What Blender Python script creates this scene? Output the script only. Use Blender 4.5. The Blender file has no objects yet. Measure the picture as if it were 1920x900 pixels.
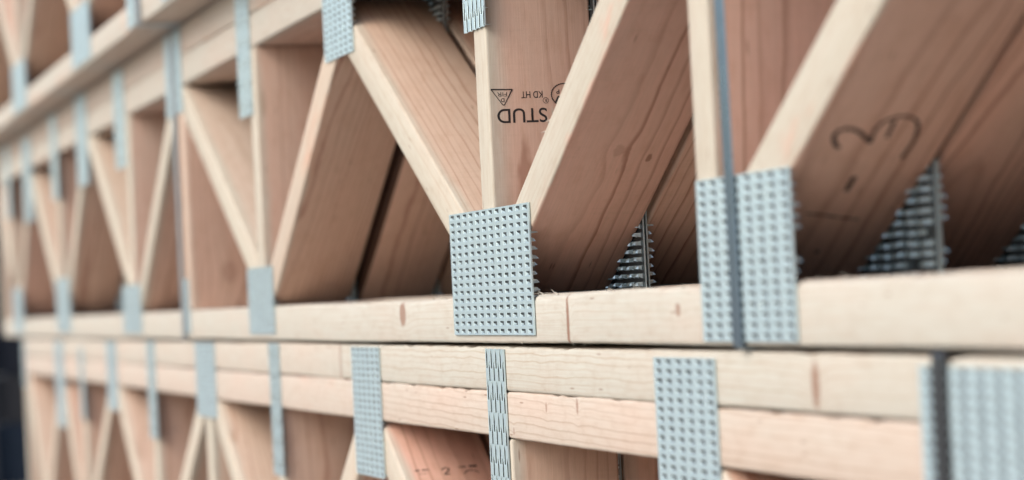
import bpy, bmesh, math, random
from mathutils import Matrix, Vector
random.seed(7)
S = bpy.context.scene
COL = S.collection
MM = 0.001

# ------------------------------------------------------------------ camera
cd = bpy.data.cameras.new('camera')
cam = bpy.data.objects.new('camera', cd)
COL.objects.link(cam)
right = Vector((0.28243302, 0.95798687, -0.04992739))
down = Vector((-0.0335545, -0.04214878, -0.99854773))
fwd = Vector((-0.9587, 0.28369814, 0.02024056))
m = Matrix((right, -down, -fwd)).transposed().to_4x4()
m.translation = Vector((0, -0.58847, 0.0005))
cam.matrix_world = m
cd.sensor_width = 36.0
cd.lens = 93.75
cd.clip_start = 0.05
cd.clip_end = 3000
cd.dof.use_dof = True
cd.dof.focus_distance = 2.10
cd.dof.aperture_fstop = 5.0
cd.dof.aperture_blades = 7
S.camera = cam

# ------------------------------------------------------------------ light
SUN_EL, SUN_AZ = math.radians(40), math.radians(12)      # azimuth measured from -Y towards +X
W = bpy.data.worlds.new('World')
S.world = W
W.use_nodes = True
wn = W.node_tree
bg = wn.nodes['Background']
sky = wn.nodes.new('ShaderNodeTexSky')
sky.sky_type = 'NISHITA'
sky.sun_disc = False
sky.sun_elevation = SUN_EL
sun_dir = Vector((math.sin(SUN_AZ) * math.cos(SUN_EL), -math.cos(SUN_AZ) * math.cos(SUN_EL), math.sin(SUN_EL)))
sky.sun_rotation = math.atan2(sun_dir.x, sun_dir.y)
sky.air_density = 1.0
sky.dust_density = 4.0
sky.ozone_density = 1.0
wn.links.new(sky.outputs[0], bg.inputs[0])
bg.inputs[1].default_value = 0.15
sl = bpy.data.lights.new('sun', 'SUN')
sl.energy = 0.8
sl.angle = math.radians(50)
sl.color = (1.0, 0.985, 0.96)
so = bpy.data.objects.new('sun', sl)
so.rotation_euler = (-sun_dir).to_track_quat('-Z', 'Y').to_euler()
so.location = (0, -5, 6)
COL.objects.link(so)

S.view_settings.view_transform = 'Standard'
S.view_settings.look = 'None'
S.view_settings.exposure = 0.50
S.view_settings.gamma = 1.0
S.view_settings.use_curve_mapping = False
S.render.engine = 'CYCLES'
S.cycles.max_bounces = 8
S.cycles.diffuse_bounces = 2

# ------------------------------------------------------------------ materials
class N:
    """small helper around one node tree"""
    def __init__(s, name):
        s.m = bpy.data.materials.new(name)
        s.m.use_nodes = True
        s.t = s.m.node_tree
        s.b = s.t.nodes['Principled BSDF']
    def n(s, typ, **kw):
        o = s.t.nodes.new(typ)
        for k, v in kw.items():
            setattr(o, k, v)
        return o
    def put(s, sock, v):
        if hasattr(v, 'is_linked') or isinstance(v, bpy.types.NodeSocket):
            s.t.links.new(v, sock)
        else:
            sock.default_value = v
    def math(s, op, a, b=0.0, c=0.0, clamp=False):
        o = s.n('ShaderNodeMath', operation=op, use_clamp=clamp)
        s.put(o.inputs[0], a); s.put(o.inputs[1], b); s.put(o.inputs[2], c)
        return o.outputs[0]
    def mix(s, f, a, b, blend='MIX'):
        o = s.n('ShaderNodeMix', data_type='RGBA', blend_type=blend)
        s.put(o.inputs[0], f); s.put(o.inputs[6], a); s.put(o.inputs[7], b)
        return o.outputs[2]
    def noise(s, vec, scale, detail=3.0, rough=0.5):
        o = s.n('ShaderNodeTexNoise')
        s.put(o.inputs['Vector'], vec)
        o.inputs['Scale'].default_value = scale
        o.inputs['Detail'].default_value = detail
        o.inputs['Roughness'].default_value = rough
        return o.outputs[0]
    def comb(s, x, y, z):
        o = s.n('ShaderNodeCombineXYZ')
        s.put(o.inputs[0], x); s.put(o.inputs[1], y); s.put(o.inputs[2], z)
        return o.outputs[0]
    def smooth(s, v, lo, hi, a=0.0, b=1.0):
        o = s.n('ShaderNodeMapRange', interpolation_type='SMOOTHSTEP')
        s.put(o.inputs[0], v); s.put(o.inputs[1], lo); s.put(o.inputs[2], hi)
        o.inputs[3].default_value = a; o.inputs[4].default_value = b
        return o.outputs[0]
    def attr(s, name):
        return s.n('ShaderNodeAttribute', attribute_type='OBJECT', attribute_name=name).outputs['Fac']

def wood(name, knots=(), fig=0.0016, edge_late=0.6, gap_shade=False):
    """softwood; local x runs along the grain, y across the wide face, z through the thickness (metres)"""
    w = N(name)
    co = w.n('ShaderNodeTexCoord').outputs['Object']
    sep = w.n('ShaderNodeSeparateXYZ'); w.put(sep.inputs[0], co)
    x, y, z = sep.outputs
    seed = w.attr('seed'); heart = w.attr('heart'); core = w.attr('core')
    xs = w.math('ADD', x, w.math('MULTIPLY', seed, 31.7))
    # knots bend the grain round them
    kmask = 0.0
    kbend = 0.0
    for (kx, ky, kz, rx, ry, ks) in knots:
        dx = w.math('DIVIDE', w.math('SUBTRACT', x, kx), rx)
        dy = w.math('DIVIDE', w.math('SUBTRACT', y, ky), ry)
        dz = w.math('DIVIDE', w.math('SUBTRACT', z, kz), ry)
        d = w.math('SQRT', w.math('ADD', w.math('ADD', w.math('MULTIPLY', dx, dx), w.math('MULTIPLY', dy, dy)), w.math('MULTIPLY', dz, dz)))
        d = w.math('ADD', d, w.math('MULTIPLY', w.math('SUBTRACT', w.noise(co, 260, 2), 0.5), 0.7))
        kmask = w.math('MAXIMUM', kmask, w.math('MULTIPLY', w.smooth(d, 1.15, 0.70), ks))
        kbend = w.math('ADD', kbend, w.math('MULTIPLY', w.math('EXPONENT', w.math('MULTIPLY', w.math('MULTIPLY', d, d), -0.16)), 0.45 * ry))
    # annual rings round a pith that lies off the board
    warpv = w.comb(w.math('MULTIPLY', xs, 2.6), w.math('MULTIPLY', y, 14), w.math('MULTIPLY', z, 14))
    warp = w.math('SUBTRACT', w.noise(warpv, 1.0, 2), 0.5)
    wig = w.math('SUBTRACT', w.noise(w.comb(w.math('MULTIPLY', xs, 22), w.math('MULTIPLY', y, 60), w.math('MULTIPLY', z, 60)), 1.0, 2), 0.5)
    py = w.math('ADD', w.math('MULTIPLY', w.math('FRACT', w.math('MULTIPLY', seed, 7.31)), 0.09), -0.005)
    pz = w.math('ADD', w.math('MULTIPLY', w.math('FRACT', w.math('MULTIPLY', seed, 3.77)), -0.08), -0.045)
    pz = w.math('ADD', pz, w.math('MULTIPLY', x, w.math('MULTIPLY', w.math('SUBTRACT', w.math('FRACT', w.math('MULTIPLY', seed, 11.9)), 0.5), 0.05)))
    ry_ = w.math('SUBTRACT', y, py); rz_ = w.math('SUBTRACT', z, pz)
    r = w.math('SQRT', w.math('ADD', w.math('MULTIPLY', ry_, ry_), w.math('MULTIPLY', rz_, rz_)))
    r = w.math('ADD', r, w.math('MULTIPLY', warp, 0.010))
    r = w.math('ADD', r, w.math('MULTIPLY', wig, fig))
    r = w.math('ADD', r, kbend)
    ph = w.math('DIVIDE', r, w.math('ADD', 0.0034, w.math('MULTIPLY', w.math('FRACT', w.math('MULTIPLY', seed, 5.13)), 0.0028)))
    fr = w.math('FRACT', ph)
    late = w.math('MULTIPLY', w.smooth(fr, 0.66, 0.92), w.smooth(fr, 1.0, 0.93))
    cell = w.math('FLOOR', ph)
    wnz = w.n('ShaderNodeTexWhiteNoise', noise_dimensions='1D'); w.put(wnz.inputs['W'], w.math('ADD', cell, w.math('MULTIPLY', seed, 97)))
    late = w.math('MULTIPLY', late, w.math('ADD', 0.36, w.math('MULTIPLY', w.math('POWER', wnz.outputs[0], 1.8), 0.85)))
    # sapwood outside, heartwood inside
    edge = w.math('ADD', y, w.math('ADD', w.math('MULTIPLY', warp, 0.022), w.math('MULTIPLY', wig, 0.006)))
    hin = w.math('MULTIPLY', w.smooth(edge, 0.0012, w.attr('sapband')), core)
    hv = w.math('ADD', heart, hin, clamp=True)
    blot = w.noise(w.comb(w.math('MULTIPLY', xs, 6), w.math('MULTIPLY', y, 26), w.math('MULTIPLY', z, 26)), 1.0, 3)
    hv = w.math('ADD', hv, w.math('MULTIPLY', w.math('SUBTRACT', blot, 0.5), 0.45), clamp=True)
    late = w.math('MULTIPLY', late, w.smooth(y, 0.0005, 0.006, edge_late, 1.0))
    sap = w.mix(late, (0.56, 0.585, 0.55, 1), (0.475, 0.45, 0.385, 1))
    cre = w.mix(late, (0.58, 0.545, 0.435, 1), (0.49, 0.42, 0.30, 1))
    sap = w.mix(w.attr('cream'), sap, cre)
    early = w.mix(w.math('FRACT', w.math('MULTIPLY', seed, 23.7)), (0.76, 0.455, 0.362, 1), (0.68, 0.465, 0.345, 1))
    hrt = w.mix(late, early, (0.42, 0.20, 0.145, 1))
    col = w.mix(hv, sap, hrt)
    # fibres
    fib = w.noise(w.comb(w.math('MULTIPLY', xs, 16), w.math('MULTIPLY', y, 900), w.math('MULTIPLY', z, 900)), 1.0, 3, 0.65)
    col = w.mix(w.smooth(fib, 0.22, 0.74, 0.0, 0.30), col, (0.48, 0.33, 0.24, 1))
    big = w.noise(w.comb(w.math('MULTIPLY', xs, 3), w.math('MULTIPLY', y, 12), w.math('MULTIPLY', z, 12)), 1.0, 4)
    col = w.mix(w.smooth(big, 0.54, 0.80, 0.0, 0.22), col, (0.50, 0.45, 0.37, 1))      # grey handling dirt
    mot = w.noise(w.comb(w.math('MULTIPLY', xs, 42), w.math('MULTIPLY', y, 120), w.math('MULTIPLY', z, 120)), 1.0, 4, 0.6)
    col = w.mix(w.smooth(mot, 0.42, 0.80, 0.0, 0.26), col, (0.62, 0.45, 0.32, 1), 'MULTIPLY')
    saw = w.noise(w.comb(w.math('MULTIPLY', xs, 420), w.math('MULTIPLY', y, 22), w.math('MULTIPLY', z, 22)), 1.0, 2)
    col = w.mix(w.math('MULTIPLY', w.smooth(saw, 0.5, 0.75), w.smooth(big, 0.40, 0.62, 0.0, 0.13)), col, (0.40, 0.29, 0.2, 1))
    if gap_shade:  # dark strip painted along the front edge as shade in the row gap
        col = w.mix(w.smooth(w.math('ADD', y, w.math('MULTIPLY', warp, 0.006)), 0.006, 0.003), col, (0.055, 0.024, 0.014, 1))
    # resin flecks
    vo = w.n('ShaderNodeTexVoronoi')
    w.put(vo.inputs['Vector'], w.comb(w.math('MULTIPLY', xs, 30), w.math('MULTIPLY', y, 210), w.math('MULTIPLY', z, 210)))
    vo.inputs['Scale'].default_value = 1.0
    vsep = w.n('ShaderNodeSeparateXYZ'); w.put(vsep.inputs[0], vo.outputs['Color'])
    fl = w.math('MULTIPLY', w.smooth(vo.outputs['Distance'], 0.22, 0.08), w.math('GREATER_THAN', vsep.outputs[0], 0.89))
    col = w.mix(w.math('MULTIPLY', fl, 0.6), col, (0.24, 0.13, 0.08, 1))
    if knots:
        kc = w.mix(w.noise(co, 420, 2), (0.33, 0.15, 0.09, 1), (0.17, 0.075, 0.045, 1))
        col = w.mix(w.math('MULTIPLY', kmask, 0.85), col, kc)
    w.put(w.b.inputs['Base Color'], col)
    w.b.inputs['Roughness'].default_value = 0.62
    w.b.inputs['Specular IOR Level'].default_value = 0.3
    h = w.math('ADD', w.math('ADD', w.math('MULTIPLY', fib, 0.6), w.math('MULTIPLY', late, 0.12)), w.math('MULTIPLY', saw, 0.25))
    bp = w.n('ShaderNodeBump'); w.put(bp.inputs['Height'], h)
    bp.inputs['Strength'].default_value = 0.5; bp.inputs['Distance'].default_value = 0.0005
    w.put(w.b.inputs['Normal'], bp.outputs[0])
    return w.m

def steel(name, base, rough, spangle=0.18, metallic=1.0):
    w = N(name)
    co = w.n('ShaderNodeTexCoord').outputs['Object']
    vo = w.n('ShaderNodeTexVoronoi'); w.put(vo.inputs['Vector'], co); vo.inputs['Scale'].default_value = 95
    s3 = w.n('ShaderNodeSeparateXYZ'); w.put(s3.inputs[0], vo.outputs['Color'])
    nz = w.noise(co, 45, 4, 0.6)
    v = w.math('ADD', w.math('MULTIPLY', s3.outputs[0], spangle), w.math('MULTIPLY', w.math('SUBTRACT', nz, 0.5), spangle * 1.5))
    dark = tuple(c * 0.62 for c in base) + (1,)
    col = w.mix(w.math('ADD', v, 0.1, clamp=True), base + (1,), dark)
    w.put(w.b.inputs['Base Color'], col)
    w.b.inputs['Metallic'].default_value = metallic
    w.put(w.b.inputs['Roughness'], w.math('ADD', rough, w.math('MULTIPLY', v, 0.35)))
    bp = w.n('ShaderNodeBump'); w.put(bp.inputs['Height'], nz)
    bp.inputs['Strength'].default_value = 0.25; bp.inputs['Distance'].default_value = 0.0006
    w.put(w.b.inputs['Normal'], bp.outputs[0])
    return w.m

def plain(name, base, rough, nscale=8, amt=0.4, metallic=0.0):
    w = N(name)
    co = w.n('ShaderNodeTexCoord').outputs['Object']
    nz = w.noise(co, nscale, 5, 0.6)
    col = w.mix(w.smooth(nz, 0.3, 0.7, 0.0, amt), base + (1,), tuple(c * 0.4 for c in base) + (1,))
    w.put(w.b.inputs['Base Color'], col)
    w.b.inputs['Roughness'].default_value = rough
    w.b.inputs['Metallic'].default_value = metallic
    return w.m

WOOD = wood('softwood')
GALV = steel('galvanised_steel', (0.75, 0.94, 1.0), 0.28, 0.32, 0.62)
INNER_SHADE = steel('shaded_inner_steel', (0.15, 0.175, 0.19), 0.42, 0.25, 0.9)  # plate's inner side coloured dark in place of shade between the webs
SLOT_SHADE = steel('slot_shade_steel', (0.06, 0.075, 0.08), 0.5, 0.2, 0.6)  # dark colour stands in for the shade inside the slots
STRAP = steel('blued_steel', (0.30, 0.40, 0.475), 0.26, 0.3, 0.92)
INK = plain('black_ink', (0.022, 0.020, 0.022), 0.7, 900, 0.3)
PENCIL = plain('graphite_marking', (0.035, 0.025, 0.024), 0.7, 900, 0.5)

# ------------------------------------------------------------------ object helpers
def link(name, me, mat=None, parent=None):
    o = bpy.data.objects.new(name, me)
    COL.objects.link(o)
    if mat is not None and not me.materials:
        me.materials.append(mat)
    if parent is not None:
        o.parent = parent
    return o

def tag(o, label, cat, group=None):
    o['label'] = label; o['category'] = cat
    if group: o['group'] = group

def mesh_of(bm, name, sharp=35):
    me = bpy.data.meshes.new(name)
    bm.normal_update()
    bm.to_mesh(me); bm.free()
    if sharp is not None:
        for p in me.polygons: p.use_smooth = True
        me.set_sharp_from_angle(angle=math.radians(sharp))
    return me

def clip(poly, a, b, c):
    """keep the part of a convex polygon with a*x + b*z <= c"""
    out = []
    for i in range(len(poly)):
        p, q = poly[i], poly[(i + 1) % len(poly)]
        dp, dq = a * p[0] + b * p[1] - c, a * q[0] + b * q[1] - c
        if dp <= 0: out.append(p)
        if dp * dq < 0:
            t = dp / (dp - dq)
            out.append((p[0] + (q[0] - p[0]) * t, p[1] + (q[1] - p[1]) * t))
    return out

DEPTH = 88.5
def put_wood(o, heart, core, seed=None):
    o['heart'] = float(heart); o['core'] = float(core)
    o['cream'] = 0.62 if 'web' in o.name else 0.3
    o['seed'] = float(random.random() if seed is None else seed)
    o['sapband'] = 0.005 + 0.013 * ((o['seed'] * 17.3) % 1.0)

def slant(parent, name, p0, p1, clips, heart=0.05, core=0.9, seed=None, mat=None, thick=38.0):
    """a 2x4 on the flat whose axis runs p0 -> p1 in the truss plane (mm), cut by the half planes in clips"""
    dx, dz = p1[0] - p0[0], p1[1] - p0[1]
    L = math.hypot(dx, dz); ux, uz = dx / L, dz / L
    h = thick / 2
    poly = []
    for s, t in ((-250, -h), (L + 250, -h), (L + 250, h), (-250, h)):
        poly.append((p0[0] + ux * s - uz * t, p0[1] + uz * s + ux * t))
    for c in clips:
        poly = clip(poly, *c)
    loc = []
    for (px, pz) in poly:
        qx, qz = px - p0[0], pz - p0[1]
        loc.append((qx * ux + qz * uz, -qx * uz + qz * ux))
    bm = bmesh.new()
    f = [bm.verts.new((a * MM, 0, b * MM)) for a, b in loc]
    k = [bm.verts.new((a * MM, DEPTH * MM, b * MM)) for a, b in loc]
    n = len(f)
    bm.faces.new(f); bm.faces.new(k[::-1])
    for i in range(n):
        bm.faces.new((f[i], k[i], k[(i + 1) % n], f[(i + 1) % n]))
    bmesh.ops.recalc_face_normals(bm, faces=bm.faces[:])
    bmesh.ops.bevel(bm, geom=bm.edges[:], offset=2.3 * MM, segments=3, profile=0.5, affect='EDGES')
    me = mesh_of(bm, name)
    o = link(name, me, mat or WOOD, parent)
    o.location = (p0[0] * MM, 0, p0[1] * MM)
    o.rotation_euler = (0, -math.atan2(uz, ux), 0)
    put_wood(o, heart, core, seed)
    return o

def chord(parent, name, x0, x1, z0, z1, heart=0.0, core=0.3, seed=None, mat=None, wane=(), rnd=None):
    """a long 2x4 on the flat: lofted, with slightly wandering eased edges; wane = (x, half length, depth) on the front top edge"""
    rnd = rnd or random.Random(int(abs(x0 * 3 + z0 * 7)))
    step = 14.0
    n = max(2, int((x1 - x0) / step))
    h = (z1 - z0) / 2; d = DEPTH
    bm = bmesh.new()
    ph = [rnd.uniform(0, 6.28) for _ in range(6)]
    rings = []
    for i in range(n + 1):
        x = (x1 - x0) * i / n
        wob = 0.35 * math.sin(x / 310 + ph[0]) + 0.25 * math.sin(x / 97 + ph[1]) + rnd.uniform(-0.2, 0.2) - (rnd.uniform(.6, 2.0) if rnd.random() < .08 else 0)
        wob2 = 0.35 * math.sin(x / 270 + ph[2]) + 0.25 * math.sin(x / 83 + ph[3]) + rnd.uniform(-0.16, 0.16)
        rt = 2.0 + 0.8 * math.sin(x / 140 + ph[4]) + rnd.uniform(-0.4, 0.6)
        wt = 0.0
        for (wx, wl, wd) in wane:
            u = abs(x + x0 - wx) / wl
            if u < 1: wt = max(wt, wd * (1 - u * u) ** 1.2 * rnd.uniform(0.8, 1.15))
        prof = []
        def corner(cy, cz, sy, sz, r, r2):
            for a in (0, 30, 60, 90):
                ca, sa = math.cos(math.radians(a)), math.sin(math.radians(a))
                prof.append((cy + sy * r * (1 - ca) if False else cy + sy * (r - r * ca), cz + sz * (r2 - r2 * sa)))
        # front bottom, front top, back top, back bottom
        def arc(cy, cz, sy, sz, ry, rz, rev):
            pts = []
            for a in (0, 30, 60, 90):
                ca, sa = math.cos(math.radians(a)), math.sin(math.radians(a))
                pts.append((cy + sy * ry * (1 - ca), cz + sz * rz * (1 - sa)))
            return pts[::-1] if rev else pts
        prof += arc(0, -h + wob2, 1, 1, 2.6, 2.6, True)
        prof += arc(0, h + wob, 1, -1, rt + wt * 1.6, rt + wt, False)
        prof += arc(d, h + wob, -1, -1, 2.6, 2.6, True)
        prof += arc(d, -h + wob2, -1, 1, 2.6, 2.6, False)
        rings.append([bm.verts.new((x * MM, py * MM, pz * MM)) for py, pz in prof])
    m_ = len(rings[0])
    for a, b in zip(rings[:-1], rings[1:]):
        for i in range(m_):
            j = (i + 1) % m_
            bm.faces.new((a[i], a[j], b[j], b[i]))
    bm.faces.new(rings[0][::-1]); bm.faces.new(rings[-1])
    bmesh.ops.recalc_face_normals(bm, faces=bm.faces[:])
    me = mesh_of(bm, name, 50)
    o = link(name, me, mat or WOOD, parent)
    o.location = (x0 * MM, 0, (z0 + z1) / 2 * MM)
    put_wood(o, heart, core, seed)
    return o

# ------------------------------------------------------------------ punched nail plates
PLATES = {}
def plate_mesh(nu, nv, pu, pv, stagger, seed):
    """sheet in local x (slots' long way) / z, front at y=0; punched slots; returns (plate mesh, teeth mesh)"""
    key = (nu, nv, round(pu, 2), round(pv, 2), stagger, seed)
    if key in PLATES: return PLATES[key]
    rnd = random.Random(seed * 13 + nu * 7 + nv)
    bm = bmesh.new(); tb = bmesh.new()
    T, REC = 1.2, 1.75
    sl, sw = pu * (0.62 if stagger else 0.56), pv * (0.58 if stagger else 0.50)
    V = {}
    def v(x, y, z):
        k = (round(x, 3), round(y, 3), round(z, 3))
        if k not in V: V[k] = bm.verts.new((x * MM, y * MM, z * MM))
        return V[k]
    def quad(bm_v, mi=0):
        try:
            f = bm.faces.new(bm_v); f.material_index = mi
        except ValueError: pass
    W_, H_ = nu * pu, nv * pv
    for i in range(nu):
        for j in range(nv):
            x0, x1 = i * pu - W_ / 2, (i + 1) * pu - W_ / 2
            z0, z1 = j * pv - H_ / 2, (j + 1) * pv - H_ / 2
            off = (pu * 0.20 if (j % 2) else -pu * 0.20) if stagger else rnd.uniform(-0.5, 0.5)
            cx, cz = (x0 + x1) / 2 + off, (z0 + z1) / 2 + rnd.uniform(-.12, .12)
            a0, a1 = cx - sl / 2, cx + sl / 2
            b0, b1 = cz - sw / 2, cz + sw / 2
            o = [v(x0, 0, z0), v(x1, 0, z0), v(x1, 0, z1), v(x0, 0, z1)]
            # the lip rolls in a little round each slot
            lip = 0.35
            l = [v(a0 - lip, 0.0, b0 - lip), v(a1 + lip, 0.0, b0 - lip), v(a1 + lip, 0.0, b1 + lip), v(a0 - lip, 0.0, b1 + lip)]
            c = [v(a0, .25, b0), v(a1, .25, b0), v(a1, .25, b1), v(a0, .25, b1)]
            for q in range(4):
                quad((o[q], o[(q + 1) % 4], l[(q + 1) % 4], l[q]))
                quad((l[q], l[(q + 1) % 4], c[(q + 1) % 4], c[q]))
            # recess: steep sides and floor coloured dark as slot shade, and the bent tongue sweeping in from one end
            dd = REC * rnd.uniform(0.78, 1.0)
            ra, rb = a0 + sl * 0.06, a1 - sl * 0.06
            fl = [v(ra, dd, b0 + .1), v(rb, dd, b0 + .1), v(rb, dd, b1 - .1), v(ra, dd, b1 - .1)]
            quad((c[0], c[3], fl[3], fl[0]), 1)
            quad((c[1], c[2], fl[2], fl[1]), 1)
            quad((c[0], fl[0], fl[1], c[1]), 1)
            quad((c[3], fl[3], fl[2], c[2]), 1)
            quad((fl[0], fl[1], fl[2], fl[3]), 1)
            tx_, tz_ = a0 + sl * rnd.uniform(0.34, 0.5), b0 + sw * rnd.uniform(0.02, 0.12)
            up_ = b0 + sw * rnd.uniform(0.55, 0.95)
            k_ = [bm.verts.new((q[0] * MM, q[1] * MM, q[2] * MM)) for q in
                  ((a0 + .02, .27, b0 + .05), (a0 + .02, .27, up_), (tx_, dd * .82, tz_ + sw * .22), (tx_ + .4, dd * .86, tz_))]
            quad(k_, 0)
            # two teeth that go on into the timber
            for tx, sg in ((a0 + .8, 1), (a1 - .8, -1)):
                ln = rnd.uniform(4.6, 7.4); tw = sw * 0.55
                dz = rnd.uniform(-.7, .7)
                if rnd.random() < .05: continue
                p = [(tx, T, cz - tw), (tx, T, cz + tw), (tx + sg * 1.1, T, cz + tw * .2), (tx + sg * .5, T + ln * .62, cz + tw * .75 + dz), (tx + sg * .1, T + ln * .62, cz - tw * .75 + dz), (tx + sg * .9, T + ln, cz + dz - tw * .6)]
                vv = [tb.verts.new((q[0] * MM, q[1] * MM, q[2] * MM)) for q in p]
                for f in ((0, 1, 3, 4), (1, 2, 3), (2, 0, 4, 3), (4, 3, 5)):
                    try: tb.faces.new([vv[q] for q in f])
                    except ValueError: pass
    # sheared edges and back sheet rim
    X0, X1, Z0, Z1 = -W_ / 2, W_ / 2, -H_ / 2, H_ / 2
    def rim(p, q, ax):
        bm.faces.new([v(*p), v(*q), v(q[0], T, q[2]), v(p[0], T, p[2])])
    for i in range(nu):
        xa, xb = X0 + i * pu, X0 + (i + 1) * pu
        rim((xa, 0, Z0), (xb, 0, Z0), 0); rim((xb, 0, Z1), (xa, 0, Z1), 0)
    for j in range(nv):
        za, zb = Z0 + j * pv, Z0 + (j + 1) * pv
        rim((X0, 0, zb), (X0, 0, za), 1); rim((X1, 0, za), (X1, 0, zb), 1)
    for i in range(nu):
        for j in range(nv):
            xa, xb, za, zb = X0 + i * pu, X0 + (i + 1) * pu, Z0 + j * pv, Z0 + (j + 1) * pv
            quad((v(xa, T, za), v(xb, T, za), v(xb, T, zb), v(xa, T, zb)), 2)
    bmesh.ops.recalc_face_normals(bm, faces=bm.faces[:])
    # dome/cup the sheet very slightly so that reflections wander
    a, b_, c_ = rnd.uniform(-.4, .4), rnd.uniform(-.4, .4), rnd.uniform(-.35, .35)
    for q in bm.verts:
        ux, uz = q.co.x / (W_ / 2 * MM), q.co.z / (H_ / 2 * MM)
        q.co.y += MM * (0.25 * (a * ux + b_ * uz) + 0.3 * c_ * math.sin(2.4 * ux + a * 4) * math.cos(2.0 * uz)) - 0.0
    me = mesh_of(bm, 'nail_plate', 25)
    me.materials.append(GALV); me.materials.append(SLOT_SHADE); me.materials.append(INNER_SHADE)
    bmesh.ops.recalc_face_normals(tb, faces=tb.faces[:])
    te = mesh_of(tb, 'teeth', None)
    te.materials.append(GALV)
    PLATES[key] = (me, te)
    return me, te

def plate(parent, x0, x1, z0, z1, turned=False, both=True, dy=0.0, tilt=0.0):
    """nail plate over the rectangle x0..x1, z0..z1 on the front (and the back) of the truss"""
    w, h = x1 - x0, z1 - z0
    cx, cz = (x0 + x1) / 2, (z0 + z1) / 2
    if turned: L, B = h, w
    else: L, B = w, h
    nu = max(2, round(L / (24.0 if turned else 20.0))); nv = max(3, round(B / 6.3))
    me, te = plate_mesh(nu, nv, L / nu, B / nv, turned, len(PLATES) % 5)
    out = []
    for side in ((0, 1) if both else (0,)):
        p = link('nail_plate', me, None, parent)
        y = -1.85 + dy if side == 0 else DEPTH + 1.85
        p.location = (cx * MM, y * MM, cz * MM)
        R = Matrix.Identity(3)
        if turned: R = Matrix.Rotation(math.radians(90), 3, 'Y') @ R
        R = Matrix.Rotation(math.radians(tilt), 3, 'Y') @ R
        if side: R = Matrix.Rotation(math.pi, 3, 'Z') @ R
        p.rotation_euler = R.to_euler()
        t = link('teeth', te, None, p)
        t['kind'] = 'stuff'
        out.append(p)
    return out

# ------------------------------------------------------------------ flat marks on faces
def strokes_mesh(name, strokes, lift=0.15):
    """strokes: list of (points [(x, y)], width mm) in a plane, returned as a flat mesh in local x/y (mm)"""
    bm = bmesh.new()
    k = 0
    for pts, wd in strokes:
        # resample smoothly
        P = [Vector(p) for p in pts]
        if len(P) > 2:
            Q = []
            for i in range(len(P) - 1):
                p0, p1, p2, p3 = P[max(i - 1, 0)], P[i], P[i + 1], P[min(i + 2, len(P) - 1)]
                for s in range(5):
                    t = s / 5
                    Q.append(0.5 * ((2 * p1) + (p2 - p0) * t + (2 * p0 - 5 * p1 + 4 * p2 - p3) * t * t + (3 * p1 - p0 - 3 * p2 + p3) * t ** 3))
            Q.append(P[-1]); P = Q
        z = lift + 0.03 * k; k += 1
        prev = None
        for i, p in enumerate(P):
            d = (P[min(i + 1, len(P) - 1)] - P[max(i - 1, 0)])
            d = d.normalized() if d.length > 0 else Vector((1, 0))
            nrm = Vector((-d.y, d.x))
            wv = wd * (0.8 + 0.3 * math.sin(i * 1.7 + k)) / 2
            cur = (bm.verts.new(((p.x + nrm.x * wv) * MM, (p.y + nrm.y * wv) * MM, z * MM)),
                   bm.verts.new(((p.x - nrm.x * wv) * MM, (p.y - nrm.y * wv) * MM, z * MM)))
            if prev: bm.faces.new((prev[0], prev[1], cur[1], cur[0]))
            prev = cur
    bmesh.ops.recalc_face_normals(bm, faces=bm.faces[:])
    return mesh_of(bm, name, None)

def text_mesh(name, body, size, weight=0.0):
    cu = bpy.data.curves.new(name, 'FONT')
    cu.body = body; cu.size = size * MM; cu.offset = weight * MM
    cu.align_x = 'LEFT'; cu.fill_mode = 'FRONT'
    o = bpy.data.objects.new(name, cu)
    COL.objects.link(o)
    dg = bpy.context.evaluated_depsgraph_get()
    me = bpy.data.meshes.new_from_object(o.evaluated_get(dg))
    bpy.data.objects.remove(o); bpy.data.curves.remove(cu)
    return me

def face_frame(board_side):
    """rotation that lays a local x/y drawing on a board's wide face: drawing x -> board x, drawing y -> board y, out of the face"""
    if board_side > 0: return Matrix(((1, 0, 0), (0, 1, 0), (0, 0, 1)))          # face at +z
    return Matrix(((1, 0, 0), (0, 1, 0), (0, 0, -1)))

# ------------------------------------------------------------------ ground and far background
GZ = -0.453
bm = bmesh.new()
v4 = [bm.verts.new(p) for p in ((-900, -900, 0), (900, -900, 0), (900, 900, 0), (-900, 900, 0))]
bm.faces.new(v4)
g = link('yard_ground', mesh_of(bm, 'yard_ground', None), plain('yard_concrete', (0.27, 0.265, 0.25), 0.85, 3, 0.4))
g.location = (0, 0, GZ); g['kind'] = 'structure'

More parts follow.
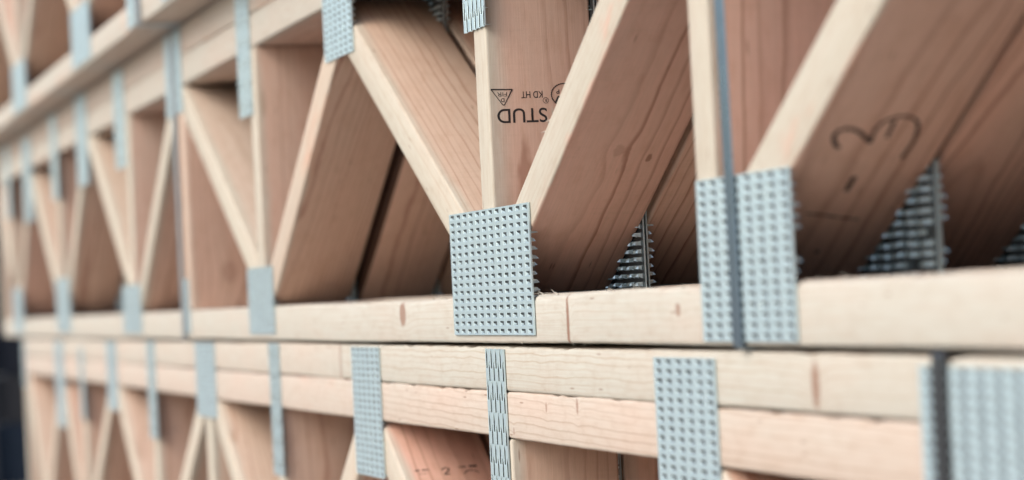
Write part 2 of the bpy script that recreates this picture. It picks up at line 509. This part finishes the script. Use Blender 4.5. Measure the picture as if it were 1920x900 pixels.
DARKS = [plain('dark_sheet_%s' % n_, c_, 0.9, 2.0, 0.5) for n_, c_ in (('slate', (.045, .054, .070)), ('black', (.028, .032, .044)), ('umber', (.062, .060, .062)), ('navy', (.022, .036, .058)))]
shed = bpy.data.objects.new('storage_shed', None); COL.objects.link(shed)
shed.location = (-7.4, 0.4, GZ)
tag(shed, 'dark blurred shed wall of horizontal sheets beyond the left end of the truss stack', 'shed')
zz = 0.0
bm = bmesh.new(); bmesh.ops.create_cube(bm, size=1.0)
bmesh.ops.scale(bm, vec=(0.04, 4.9, 2.8), verts=bm.verts)
o = link('backing_wall', mesh_of(bm, 'backing_wall', None), DARKS[1], shed); o.location = (-0.08, 2.2, 1.4)
for i_, (hh, dm) in enumerate(((.17, 3), (.13, 2), (.24, 1), (.30, 0), (.36, 0), (.36, 1), (.36, 0), (.36, 2), (.36, 1))):
    bm = bmesh.new(); bmesh.ops.create_cube(bm, size=1.0)
    bmesh.ops.scale(bm, vec=(0.05 if i_ % 2 else 0.056, 5.0, hh - 0.003), verts=bm.verts)
    bmesh.ops.bevel(bm, geom=bm.edges[:], offset=0.001, segments=1, affect='EDGES')
    o = link('wall_sheet', mesh_of(bm, 'wall_sheet'), DARKS[dm], shed)
    o.location = (0, 2.2, zz + hh / 2); zz += hh
for yy in (-0.28, 4.68):
    bm = bmesh.new(); bmesh.ops.create_cube(bm, size=1.0)
    bmesh.ops.scale(bm, vec=(0.12, 0.08, zz + .05), verts=bm.verts)
    o = link('corner_post', mesh_of(bm, 'corner_post', None), DARKS[0], shed); o.location = (0.0, yy - 0.06 if yy < 0 else yy + .08, (zz + .05) / 2)

# ------------------------------------------------------------------ trusses
def half(side_x, keep):                      # keep x <= side_x ('L') or x >= side_x ('R')
    return (1, 0, side_x) if keep == 'L' else (-1, 0, -side_x)

K_D1R = wood('softwood_knotty_diagonal', [(.2352, .0428, -.019, .0085, .0045, .32), (.2244, .0693, -.019, .0055, .0022, .85)])
K_BOT = wood('softwood_knotty_chord', [(-2.3496 + 5.985, 0.0, .006, .012, .012, .85), (-1.8555 + 5.985, 0.0, -.004, .0034, .024, 1.0), (-1.62 + 5.985, 0.0, .004, .005, .005, .75)])
K_TOP = wood('softwood_knotty_top_chord', [(-1.4062 + 2.622, 0.0, -.001, .006, .015, .85)], 0.0048, 1.1)
K_PINK = wood('softwood_pink_chord', [(-1.853 + 2.509, 0.0, .012, .0028, .006, .7), (-1.93 + 2.509, 0.0, .009, .0024, .004, .6), (-2.02 + 2.509, 0.0, -.012, .0024, .0035, .5)], 0.0030, 0.9)
K_GAP_SHADE = wood('softwood_gap_shade_edge', gap_shade=True)  # front edge painted dark to stand for the shadowed gap
K_SPL = wood('softwood_stained_end', [(2.996, 0.0, 0.0, .006, .03, .42)])
K_POST = wood('softwood_knotty_post', [(.0482, .0517, -.019, .016, .012, .4)])

class Truss:
    def __init__(s, name, loc, label):
        s.r = bpy.data.objects.new(name, None); COL.objects.link(s.r)
        s.r.location = loc
        s.r.empty_display_size = 0.1
        tag(s.r, label, 'truss', 'open-web floor trusses stacked in tiers')

def webs(parent, specs, zlo, zhi, verts, mirrored=False):
    """specs: (x at zlo, x at zhi, heart, core, clips, seed, mat)"""
    for xf, xt, heart, core, extra, seed, mat in specs:
        c = [(0, 1, zhi - 0.4), (0, -1, -(zlo + 0.4))] + list(extra)
        slant(parent, 'web', (xf, zlo), (xt, zhi), c, heart, core, seed, mat)
    for xv, heart, core, seed, mat, th in verts:
        slant(parent, 'vertical_web', (xv, zlo), (xv, zhi), [(0, 1, zhi - 0.4), (0, -1, -(zlo + 0.4))], heart, core, seed, mat, th)

def gapL(x): return half(x - 0.5, 'L')
def gapR(x): return half(x + 0.5, 'R')

# ---- middle tier, front truss
mid = Truss('floor_truss', (0, 0, 0), 'front pale floor truss of the middle tier with the STUD stamp on a vertical web')
P = mid.r
chord(P, 'bottom_chord', -5985, -700, -38, 0, 0.0, 0.25, .137, K_BOT,
      wane=((-1450, 260, 4.0), (-1180, 240, 3.0), (-1900, 120, 3.0), (-2300, 130, 3.5), (-2600, 160, 2.2)))
chord(P, 'top_chord', -5985, -700, 297, 335.5, 0.06, 0.5, .61)
chord(P, 'top_chord', -5985, -3310, 336, 375, 0.32, 0.5, .83)
chord(P, 'top_chord', -3309, -700, 336, 375, 0.22, 0.5, .29)
webs(P, [
    (-1567, -1057, 0.0, 0.85, [gapR(-1540)], .7265, None),
    (-560, -1040, 0.1, 0.8, [gapR(-1050)], .12, None),
    (-2060, -1546, 0.0, 0.95, [gapR(-2034), gapL(-1577)], .720, K_D1R),
    (-2040, -2585, 0.0, 0.62, [gapL(-2071), gapR(-2549)], .545, None),
    (-2987, -2516, 0.28, 0.75, [gapR(-2982), gapL(-2549)], .411, None),
    (-2960, -3520, 0.0, 0.35, [gapL(-3022), gapR(-3485)], .905, None),
    (-3973, -3532, 0.0, 0.8, [gapR(-3975), gapL(-3525)], .221, None),
    (-3962, -4440, 0.05, 0.45, [gapL(-4014), gapR(-4500)], .672, None),
    (-4850, -4465, 0.05, 0.8, [gapR(-4868), gapL(-4500)], .318, None),
    (-4880, -5350, 0.0, 0.5, [gapL(-4902), gapR(-5355)], .874, None),
    (-5640, -5330, 0.05, 0.8, [gapL(-5355)], .468, None),
    (-5670, -5960, 0.05, 0.6, [gapR(-5946)], .768, None),
], 0, 297, [
    (-1558, 0.0, 0.8, .254, None, 34),
    (-2052.5, 0.0, 0.72, .187, None, 35),
    (-3002, 0.0, 0.7, .566, None, 36),
    (-3505, 0.45, 0.45, .948, K_POST, 38),
    (-3994, 0.0, 0.6, .301, None, 38),
    (-4885, 0.05, 0.6, .515, None, 33),
    (-5735, 0.05, 0.6, .625, None, 36),
    (-5965, 0.0, 0.6, .725, None, 36),
])
# bottom joints
plate(P, -1571, -1418, -35, 65.5)
plate(P, -2166, -1935, -31.5, 69.5)
plate(P, -3081, -2933, -31, 45.5)
plate(P, -4110, -3928, -30, 43)
plate(P, -4966, -4770, -28, 70)
plate(P, -5740, -5560, -30, 64)
plate(P, -3548, -3500, -30, 42)
# top joints
plate(P, -1620, -1490, 245, 352)
plate(P, -2611, -2487, 241, 350)
plate(P, -3606, -3478, 262, 372)
plate(P, -4576, -4442, 219, 371)
plate(P, -5435, -5290, 192, 358)
for a, b, c in ((-2090, -2028, 214.5), (-3079, -3001, 221), (-4112, -4004, 222), (-4950, -4858, 215), (-5790, -5700, 215)):
    plate(P, a, b, c, 368, True)

for o in P.children:
    for nx, sb in ((-1.567, .0035), (-2.060, .0035), (-2.987, .006), (-2.040, .014), (-2.0525, .022)):
        if abs(o.location.x - nx) < .0004 and 'sapband' in o: o['sapband'] = sb
# grade stamp, upside down on the vertical web's wide face
vw = [o for o in P.children if o.name.startswith('vertical_web') and abs(o.location.x + 2.0525) < .001][0]
stamp_w = 17.5
def on_vertical(name, me, y, z, mat, rot=0.0):
    """drawing plane (right, up) -> (+Y, +Z) on the +X face of a vertical web; vertical web local: x up, y depth, -z = +X"""
    o = link(name, me, mat, vw)
    R = Matrix(((0, 1, 0), (1, 0, 0), (0, 0, -1)))      # drawing x -> local y, drawing y -> local x, normal -> -z
    o.rotation_euler = (R @ Matrix.Rotation(rot, 3, 'Z')).to_euler()
    o.location = (z * MM, y * MM, (-stamp_w - 0.12) * MM)
    return o
me = text_mesh('grade_stamp', 'STUD', 16.6, 0.12)
def fit(me, w, h):
    xs = [v.co.x for v in me.vertices]; ys = [v.co.y for v in me.vertices]
    sx, sy = w * MM / (max(xs) - min(xs)), h * MM / (max(ys) - min(ys))
    x0, y0 = min(xs), min(ys)
    for v in me.vertices:
        v.co.x = (v.co.x - x0) * sx; v.co.y = (v.co.y - y0) * sy
    return me
on_vertical('grade_stamp', fit(me, 41.5, 11.6), 48.2, 148.2, INK, math.pi)
on_vertical('drying_stamp', fit(text_mesh('drying_stamp', 'KD HT', 7, .05), 17.8, 5.4), 45.2, 161.6, INK, math.pi)
on_vertical('species_stamp', fit(text_mesh('species_stamp', 'FIR', 4), 8.2, 3.3), 15.6, 161.4, INK, math.pi)
on_vertical('species_stamp', fit(text_mesh('species_stamp', 'D', 4, .08), 3.0, 3.0), 13.2, 156.6, INK, math.pi)
on_vertical('species_stamp', strokes_mesh('species_stamp', [([(2.2, 163.8), (20.2, 163.4)], 1.0), ([(20.2, 163.8), (13.0, 151.2)], 1.0), ([(13.0, 151.2), (11.6, 151.2)], 1.2), ([(11.8, 151.0), (2.4, 163.8)], 1.0)]), 0, 0, INK)
circ = [(63.2 + 10.6 * math.cos(a_ * math.pi / 14), 158.3 + 8.8 * math.sin(a_ * math.pi / 14)) for a_ in range(2, 19)]
on_vertical('mill_mark', strokes_mesh('mill_mark', [(circ, 1.1), ([(55.6, 151.2), (58.4, 157.0)], 1.9), ([(58.4, 157.2), (61.0, 154.2)], 1.6)]), 0, 0, INK)
on_vertical('mill_mark', fit(text_mesh('mill_mark', 'P', 4, .06), 2.6, 3.4), 59.4, 162.4, INK, math.pi)
rr = [(47.6 + 2.2 * math.cos(a_ * math.pi / 8), 154.0 + 2.2 * math.sin(a_ * math.pi / 8)) for a_ in range(17)]
on_vertical('registered_mark', strokes_mesh('registered_mark', [(rr, .5)]), 0, 0, INK)
on_vertical('registered_mark', fit(text_mesh('registered_mark', 'R', 3, .05), 1.8, 2.4), 48.6, 155.2, INK, math.pi)

# hand-drawn mark on the right-hand diagonal (its lower right face is local -z)
d0 = [o for o in P.children if o.name.startswith('web') and abs(o.location.x + 1.567) < .001][0]
hm = link('handwritten_mark', strokes_mesh('handwritten_mark', [
    ([(180.2, 22.8), (185.9, 18.4), (192.7, 15.7), (198.0, 16.7), (199.9, 21.7), (197.4, 28.3), (193.1, 33.1), (187.4, 38.4), (184.6, 41.1)], 3.6),
    ([(184.6, 41.1), (194.1, 39.3), (203.4, 40.1), (208.5, 44.8), (210.8, 50.5), (209.1, 57.7), (203.5, 63.1), (195.3, 66.1), (184.4, 67.7), (174.9, 67.1), (166.7, 66.8)], 2.7),
    ([(207.0, 47.8), (200.3, 48.6), (194.9, 48.9), (189.5, 49.2)], 2.8),
    ([(150.0, 43.4), (142.9, 43.3), (134.4, 43.2)], 4.4)]), PENCIL, d0)
hm.rotation_euler = (math.pi, 0, 0); hm.scale = (1, -1, 1)
hm.location = (0, 0, -19.05 * MM)
hm = link('pencil_line', strokes_mesh('pencil_line', [([(111.0, 26.3), (108.8, 36.4), (104.9, 49.7), (101.9, 62.9)], 2.0)]), PENCIL, d0)
hm.rotation_euler = (math.pi, 0, 0); hm.scale = (1, -1, 1)
hm.location = (0, 0, -19.05 * MM)

dt = link('ink_dot', strokes_mesh('ink_dot', [([(66.9, 46.6), (66.3, 49.2)], 2.6)]), PENCIL, d0)
dt.rotation_euler = (math.pi, 0, 0); dt.scale = (1, -1, 1); dt.location = (0, 0, -19.05 * MM)

# torn fibres standing off sawn edges
def splinter(parent, pts, w):
    bm = bmesh.new(); prev = None
    for i, p in enumerate(pts):
        f_ = w * (1 - 0.85 * i / (len(pts) - 1)) / 2
        cur = [bm.verts.new((p[0] * MM, (p[1] + a * f_) * MM, (p[2] + b * f_) * MM)) for a, b in ((1, 0), (-.5, .87), (-.5, -.87))]
        if prev:
            for q in range(3): bm.faces.new((prev[q], prev[(q + 1) % 3], cur[(q + 1) % 3], cur[q]))
        else: bm.faces.new(cur[::-1])
        prev = cur
    bm.faces.new(prev)
    bmesh.ops.recalc_face_normals(bm, faces=bm.faces[:])
    o = link('splinter', mesh_of(bm, 'splinter', None), WOOD, parent)
    put_wood(o, 0.0, 0.0)
rs = random.Random(5)
bc = [o for o in P.children if o.name.startswith('bottom_chord')][0]
for sx in (-1930, -1915, -1880, -1752, -1700, -1690, -1612, -1390, -1345, -2240, -2210):
    x_ = sx + 5985; l_ = rs.uniform(6, 16); s_ = rs.choice((-1, 1))
    splinter(bc, [(x_, 1.2, 18.0), (x_ + s_ * l_ * .5, .2 - rs.uniform(0, .6), 19.0 + rs.uniform(.2, 1.0)), (x_ + s_ * l_, -rs.uniform(.2, 1.6), 19.2 + rs.uniform(.3, 2.6))], rs.uniform(.7, 1.4))
for sx in (-1980, -1850, -1822, -1500, -1475):
    x_ = sx + 5985; l_ = rs.uniform(5, 12); s_ = rs.choice((-1, 1))
    splinter(bc, [(x_, 1.0, -18.0), (x_ + s_ * l_ * .5, -.3, -18.8), (x_ + s_ * l_, -rs.uniform(.5, 1.5), -19.3 - rs.uniform(.1, 1.2))], rs.uniform(.6, 1.0))
dg1 = [o for o in P.children if o.name.startswith('web') and abs(o.location.x + 2.060) < .001][0]
for sx, s_ in ((217, 1), (224, -1), (231, 1), (209, -1)):
    splinter(dg1, [(sx, .8, 18.0), (sx + s_ * 3, -.2, 19.2), (sx + s_ * 7, -.8, 20.6 + rs.uniform(0, 1.2))], rs.uniform(.7, 1.2))

# ---- lower tier, front truss
LY = 3.0
low = Truss('floor_truss', (0, LY * MM, 0), 'front floor truss of the lower tier with a pink chord under a pale one')
P = low.r
chord(P, 'top_chord', -5625, -2623, -76.2, -41.5, 0.12, 0.4, .44, K_SPL)
chord(P, 'top_chord', -2622, -700, -76.2, -41.5, 0.0, 0.3, .71, K_TOP)
chord(P, 'top_chord', -5625, -2510, -114, -77.0, 0.22, 0.5, .93)
chord(P, 'top_chord', -2509, -700, -114, -77.0, 0.28, 0.3, .52, K_PINK)
chord(P, 'bottom_chord', -5625, -700, -449, -411, 0.1, 0.4, .35)
webs(P, [
    (-1160, -1600, 0.1, 0.8, [gapL(-1180), gapR(-1615)], .19, None),
    (-2040, -1630, 0.0, 0.8, [gapR(-2028), gapL(-1615)], .77, None),
    (-2040, -2500, 0.05, 0.9, [gapL(-2063), gapR(-2513)], .38, None),
    (-2950, -2530, 0.1, 0.8, [gapR(-2940), gapL(-2513)], .62, None),
    (-2960, -3380, 0.05, 0.5, [gapL(-2976), gapR(-3401)], .84, None),
    (-3915, -3447, 0.05, 0.7, [gapR(-3857), gapL(-3439)], .27, None),
    (-3880, -4265, 0.1, 0.5, [gapL(-3893), gapR(-4290)], .57, None),
    (-4740, -4310, 0.1, 0.7, [gapR(-4660), gapL(-4290)], .15, None),
    (-4720, -4975, 0.1, 0.6, [gapL(-4700), gapR(-4990)], .95, None),
    (-5330, -5005, 0.1, 0.6, [gapL(-4990)], .31, None),
    (-5310, -5560, 0.05, 0.5, [gapR(-5585)], .66, None),
], -411, -114, [
    (-1162, 0.0, 0.7, .34, None, 36), (-2046, 0.0, 0.85, .46, None, 35), (-2958, 0.05, 0.7, .24, None, 36),
    (-3420, 0.0, 0.7, .88, None, 37), (-3875, 0.0, 0.7, .74, None, 36), (-4680, 0.1, 0.7, .11, None, 38),
    (-5605, 0.0, 0.6, .65, None, 38),
])
plate(P, -1265, -1010, -170, -47)
plate(P, -1676, -1563, -172, -46)
plate(P, -2572, -2456, -168, -43.5)
plate(P, -3488, -3346, -138, -41.8)
plate(P, -4346, -4240, -153, -43)
plate(P, -5055, -4938, -204, -44)
plate(P, -5624, -5585, -140, -44)
plate(P, -2086, -2033, -196, -43, True)
plate(P, -2991, -2934, -190, -41.8, True)
plate(P, -3912, -3842, -183, -42, True)
plate(P, -4700, -4650, -180, -55, True)
# worn print on the diagonal under the second plate
d1 = [o for o in P.children if o.name.startswith('web') and abs(o.location.x + 2.040) < .001 and o['heart'] > .04][0]
fm = link('faded_stamp', strokes_mesh('faded_stamp', [
    ([(436.2, 13.0), (436.4, 17.5)], 2.0), ([(436.6, 20.0), (436.6, 26.5)], 1.7), ([(431.0, 15.5), (431.0, 24.5)], .8),
    ([(434.8, 38.2), (437.6, 41.5), (436.0, 45.2), (431.5, 43.0), (427.8, 39.6), (427.6, 44.5)], 1.6),
    ([(437.2, 54.0), (437.4, 62.0)], 1.6), ([(437.6, 65.0), (437.4, 72.5)], 3.0),
    ([(426.6, 58.0), (430.6, 62.0), (431.0, 68.0), (426.8, 72.0)], 1.2)]), PENCIL, d1)
# '\' board runs from its foot up to the left: its upper right face is local +z or -z, found from the geometry
ang = -d1.rotation_euler.y
nz = Vector((-math.sin(ang), 0, math.cos(ang)))
if nz.x > 0:
    fm.location = (0, 0, 19.05 * MM)
else:
    fm.rotation_euler = (math.pi, 0, 0); fm.scale = (1, -1, 1); fm.location = (0, 0, -19.05 * MM)

# ---- upper tier, front truss
UY = -53.0
upp = Truss('floor_truss', (0, UY * MM, 0), 'front floor truss of the upper tier, jutting out and seen from below, top left')
P = upp.r
chord(P, 'bottom_chord', -6480, -900, 377, 413, 0.05, 0.4, .58)
chord(P, 'top_chord', -6480, -900, 711, 748, 0.05, 0.4, .36)
chord(P, 'top_chord', -6480, -900, 749, 786, 0.2, 0.4, .16)
ub = [-1400, -2290, -3170, -4055, -4948, -5840]
sp, vs = [], []
for i_, xb in enumerate(ub):
    sp.append((xb + 8, xb - 470, 0.0, .6, [gapL(xb - 17), gapR(xb - 448)], None, None))
    sp.append((xb - 8, xb + 470, 0.05, .8, [gapR(xb + 17), gapL(xb + 448)] if xb < -1500 else [gapR(xb + 17)], None, None))
    vs.append((xb, 0.05, .6, None, None, 34))
vs.append((-3540, 0.1, .6, None, None, 36))
webs(P, sp, 413, 711, vs)
for i_, xb in enumerate(ub):
    plate(P, xb - 110, xb + 100 if i_ != 4 else xb + 110, 383, 470)
    plate(P, xb - 510, xb - 390, 655, 765)
    plate(P, xb - 36, xb + 26, 632, 780, True)
plate(P, -3572, -3512, 381, 500, True)

# ---- the rows behind: each a copy of its tier's front truss with its parts and sub-parts
def copy_truss(src, loc, label, skip, tag_row=''):
    r = src.copy(); COL.objects.link(r)
    r.location = loc; r['label'] = label
    for ch in src.children:
        c = ch.copy(); COL.objects.link(c); c.parent = r
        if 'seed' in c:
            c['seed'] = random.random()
            c['heart'] = min(1.0, max(0.0, c['heart'] + (random.uniform(.45, .8) if 'web' in ch.name else random.uniform(-.05, .2))))  # rear webs get a deeper heartwood tone to stand for shade between rows
        if tag_row == 'second' and ch.name.startswith('web') and abs(ch.location.x + 2.987) < .001: c.data = c.data.copy(); c.data.materials[0] = K_GAP_SHADE; c.location.x += 0.013  # this web's front edge carries painted gap shade
        for g in ch.children:
            if g.name.split('.')[0] in skip: continue
            d = g.copy(); COL.objects.link(d); d.parent = c
    return r
MARKS = {'splinter', 'grade_stamp', 'drying_stamp', 'species_stamp', 'mill_mark', 'registered_mark', 'handwritten_mark', 'pencil_line', 'ink_dot', 'faded_stamp'}
ROW = ['second', 'third', 'fourth', 'fifth', 'sixth']
PITCH = 95.8
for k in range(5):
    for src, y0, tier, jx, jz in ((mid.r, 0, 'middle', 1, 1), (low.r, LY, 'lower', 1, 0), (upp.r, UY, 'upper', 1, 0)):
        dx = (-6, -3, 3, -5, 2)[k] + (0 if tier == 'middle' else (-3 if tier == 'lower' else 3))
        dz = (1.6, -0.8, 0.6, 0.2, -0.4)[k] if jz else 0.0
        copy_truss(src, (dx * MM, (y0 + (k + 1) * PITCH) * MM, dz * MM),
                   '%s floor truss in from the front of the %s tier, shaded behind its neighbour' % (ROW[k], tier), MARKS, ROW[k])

# ------------------------------------------------------------------ steel straps round the bundles
STRAP_DARK = steel('dark_strap_steel', (0.10, 0.105, 0.11), 0.34, 0.2, 0.8)
STRAP_PALE = steel('worn_steel', (0.50, 0.54, 0.56), 0.36, 0.25, 0.7)
def strap(x, y0, z0, y1, z1, width, label, lean=0.0, mat=None):
    """closed ribbon round the bundle's section y0..y1, z0..z1 (mm)"""
    r = 3.0; t = 0.9
    pts = []
    for (cy, cz, a0) in ((y0 + r, z0 + r, 180), (y1 - r, z0 + r, 270), (y1 - r, z1 - r, 0), (y0 + r, z1 - r, 90)):
        for a in (0, 22.5, 45, 67.5, 90):
            q = math.radians(a0 + a)
            pts.append((cy + r * math.cos(q), cz + r * math.sin(q), math.cos(q), math.sin(q)))
    # more points down the front so that it can sag slightly against the timber
    bm = bmesh.new()
    ring = []
    full = []
    for i in range(len(pts)):
        p, q = pts[i], pts[(i + 1) % len(pts)]
        full.append(p)
        d = math.hypot(q[0] - p[0], q[1] - p[1])
        n = int(d / 30)
        for s in range(1, n):
            u = s / n
            full.append((p[0] + (q[0] - p[0]) * u, p[1] + (q[1] - p[1]) * u, p[2], p[3]))
    for (py, pz, ny, nz_) in full:
        xo = lean * (pz - z0) / max(1, z1 - z0) + 0.3 * math.sin(pz / 47)
        row = []
        for (xx, off) in ((-width / 2, 0), (-width / 2 + .4, t), (0, t + .12), (width / 2 - .4, t), (width / 2, 0)):
            row.append(bm.verts.new(((xx + xo) * MM, (py - y0 + ny * off) * MM, (pz - z0 + nz_ * off) * MM)))
        ring.append(row)
    for i in range(len(ring)):
        a, b = ring[i], ring[(i + 1) % len(ring)]
        for j in range(5):
            k2 = (j + 1) % 5
            bm.faces.new((a[j], a[k2], b[k2], b[j]))
    bmesh.ops.recalc_face_normals(bm, faces=bm.faces[:])
    o = link('steel_strap', mesh_of(bm, 'steel_strap', 40), mat or STRAP)
    o.location = (x * MM, y0 * MM, z0 * MM)
    tag(o, label, 'strap', 'steel straps round the truss bundles')
    return o
BACK = 5 * PITCH + DEPTH + 2
strap(-1508, -3.0, -39.0, BACK, 376.5, 14.5, 'blue-grey steel strap across the big nail plate at right of the middle tier', -4)
strap(-3541, -3.0, -39.0, BACK, 376.5, 22, 'thin grey steel strap down the pink post at left of the middle tier', 2, STRAP_PALE)
strap(-1238, LY - 3.0, -450.5, LY + BACK, -39.6, 15, 'dark steel strap over the wide nail plate at the right end of the lower tier', 0.0, STRAP_DARK)
strap(-3470, UY - 3.0, 375.8, UY + BACK, 787, 32, 'pale steel strap round the upper tier at top left', 0.0, STRAP_PALE)
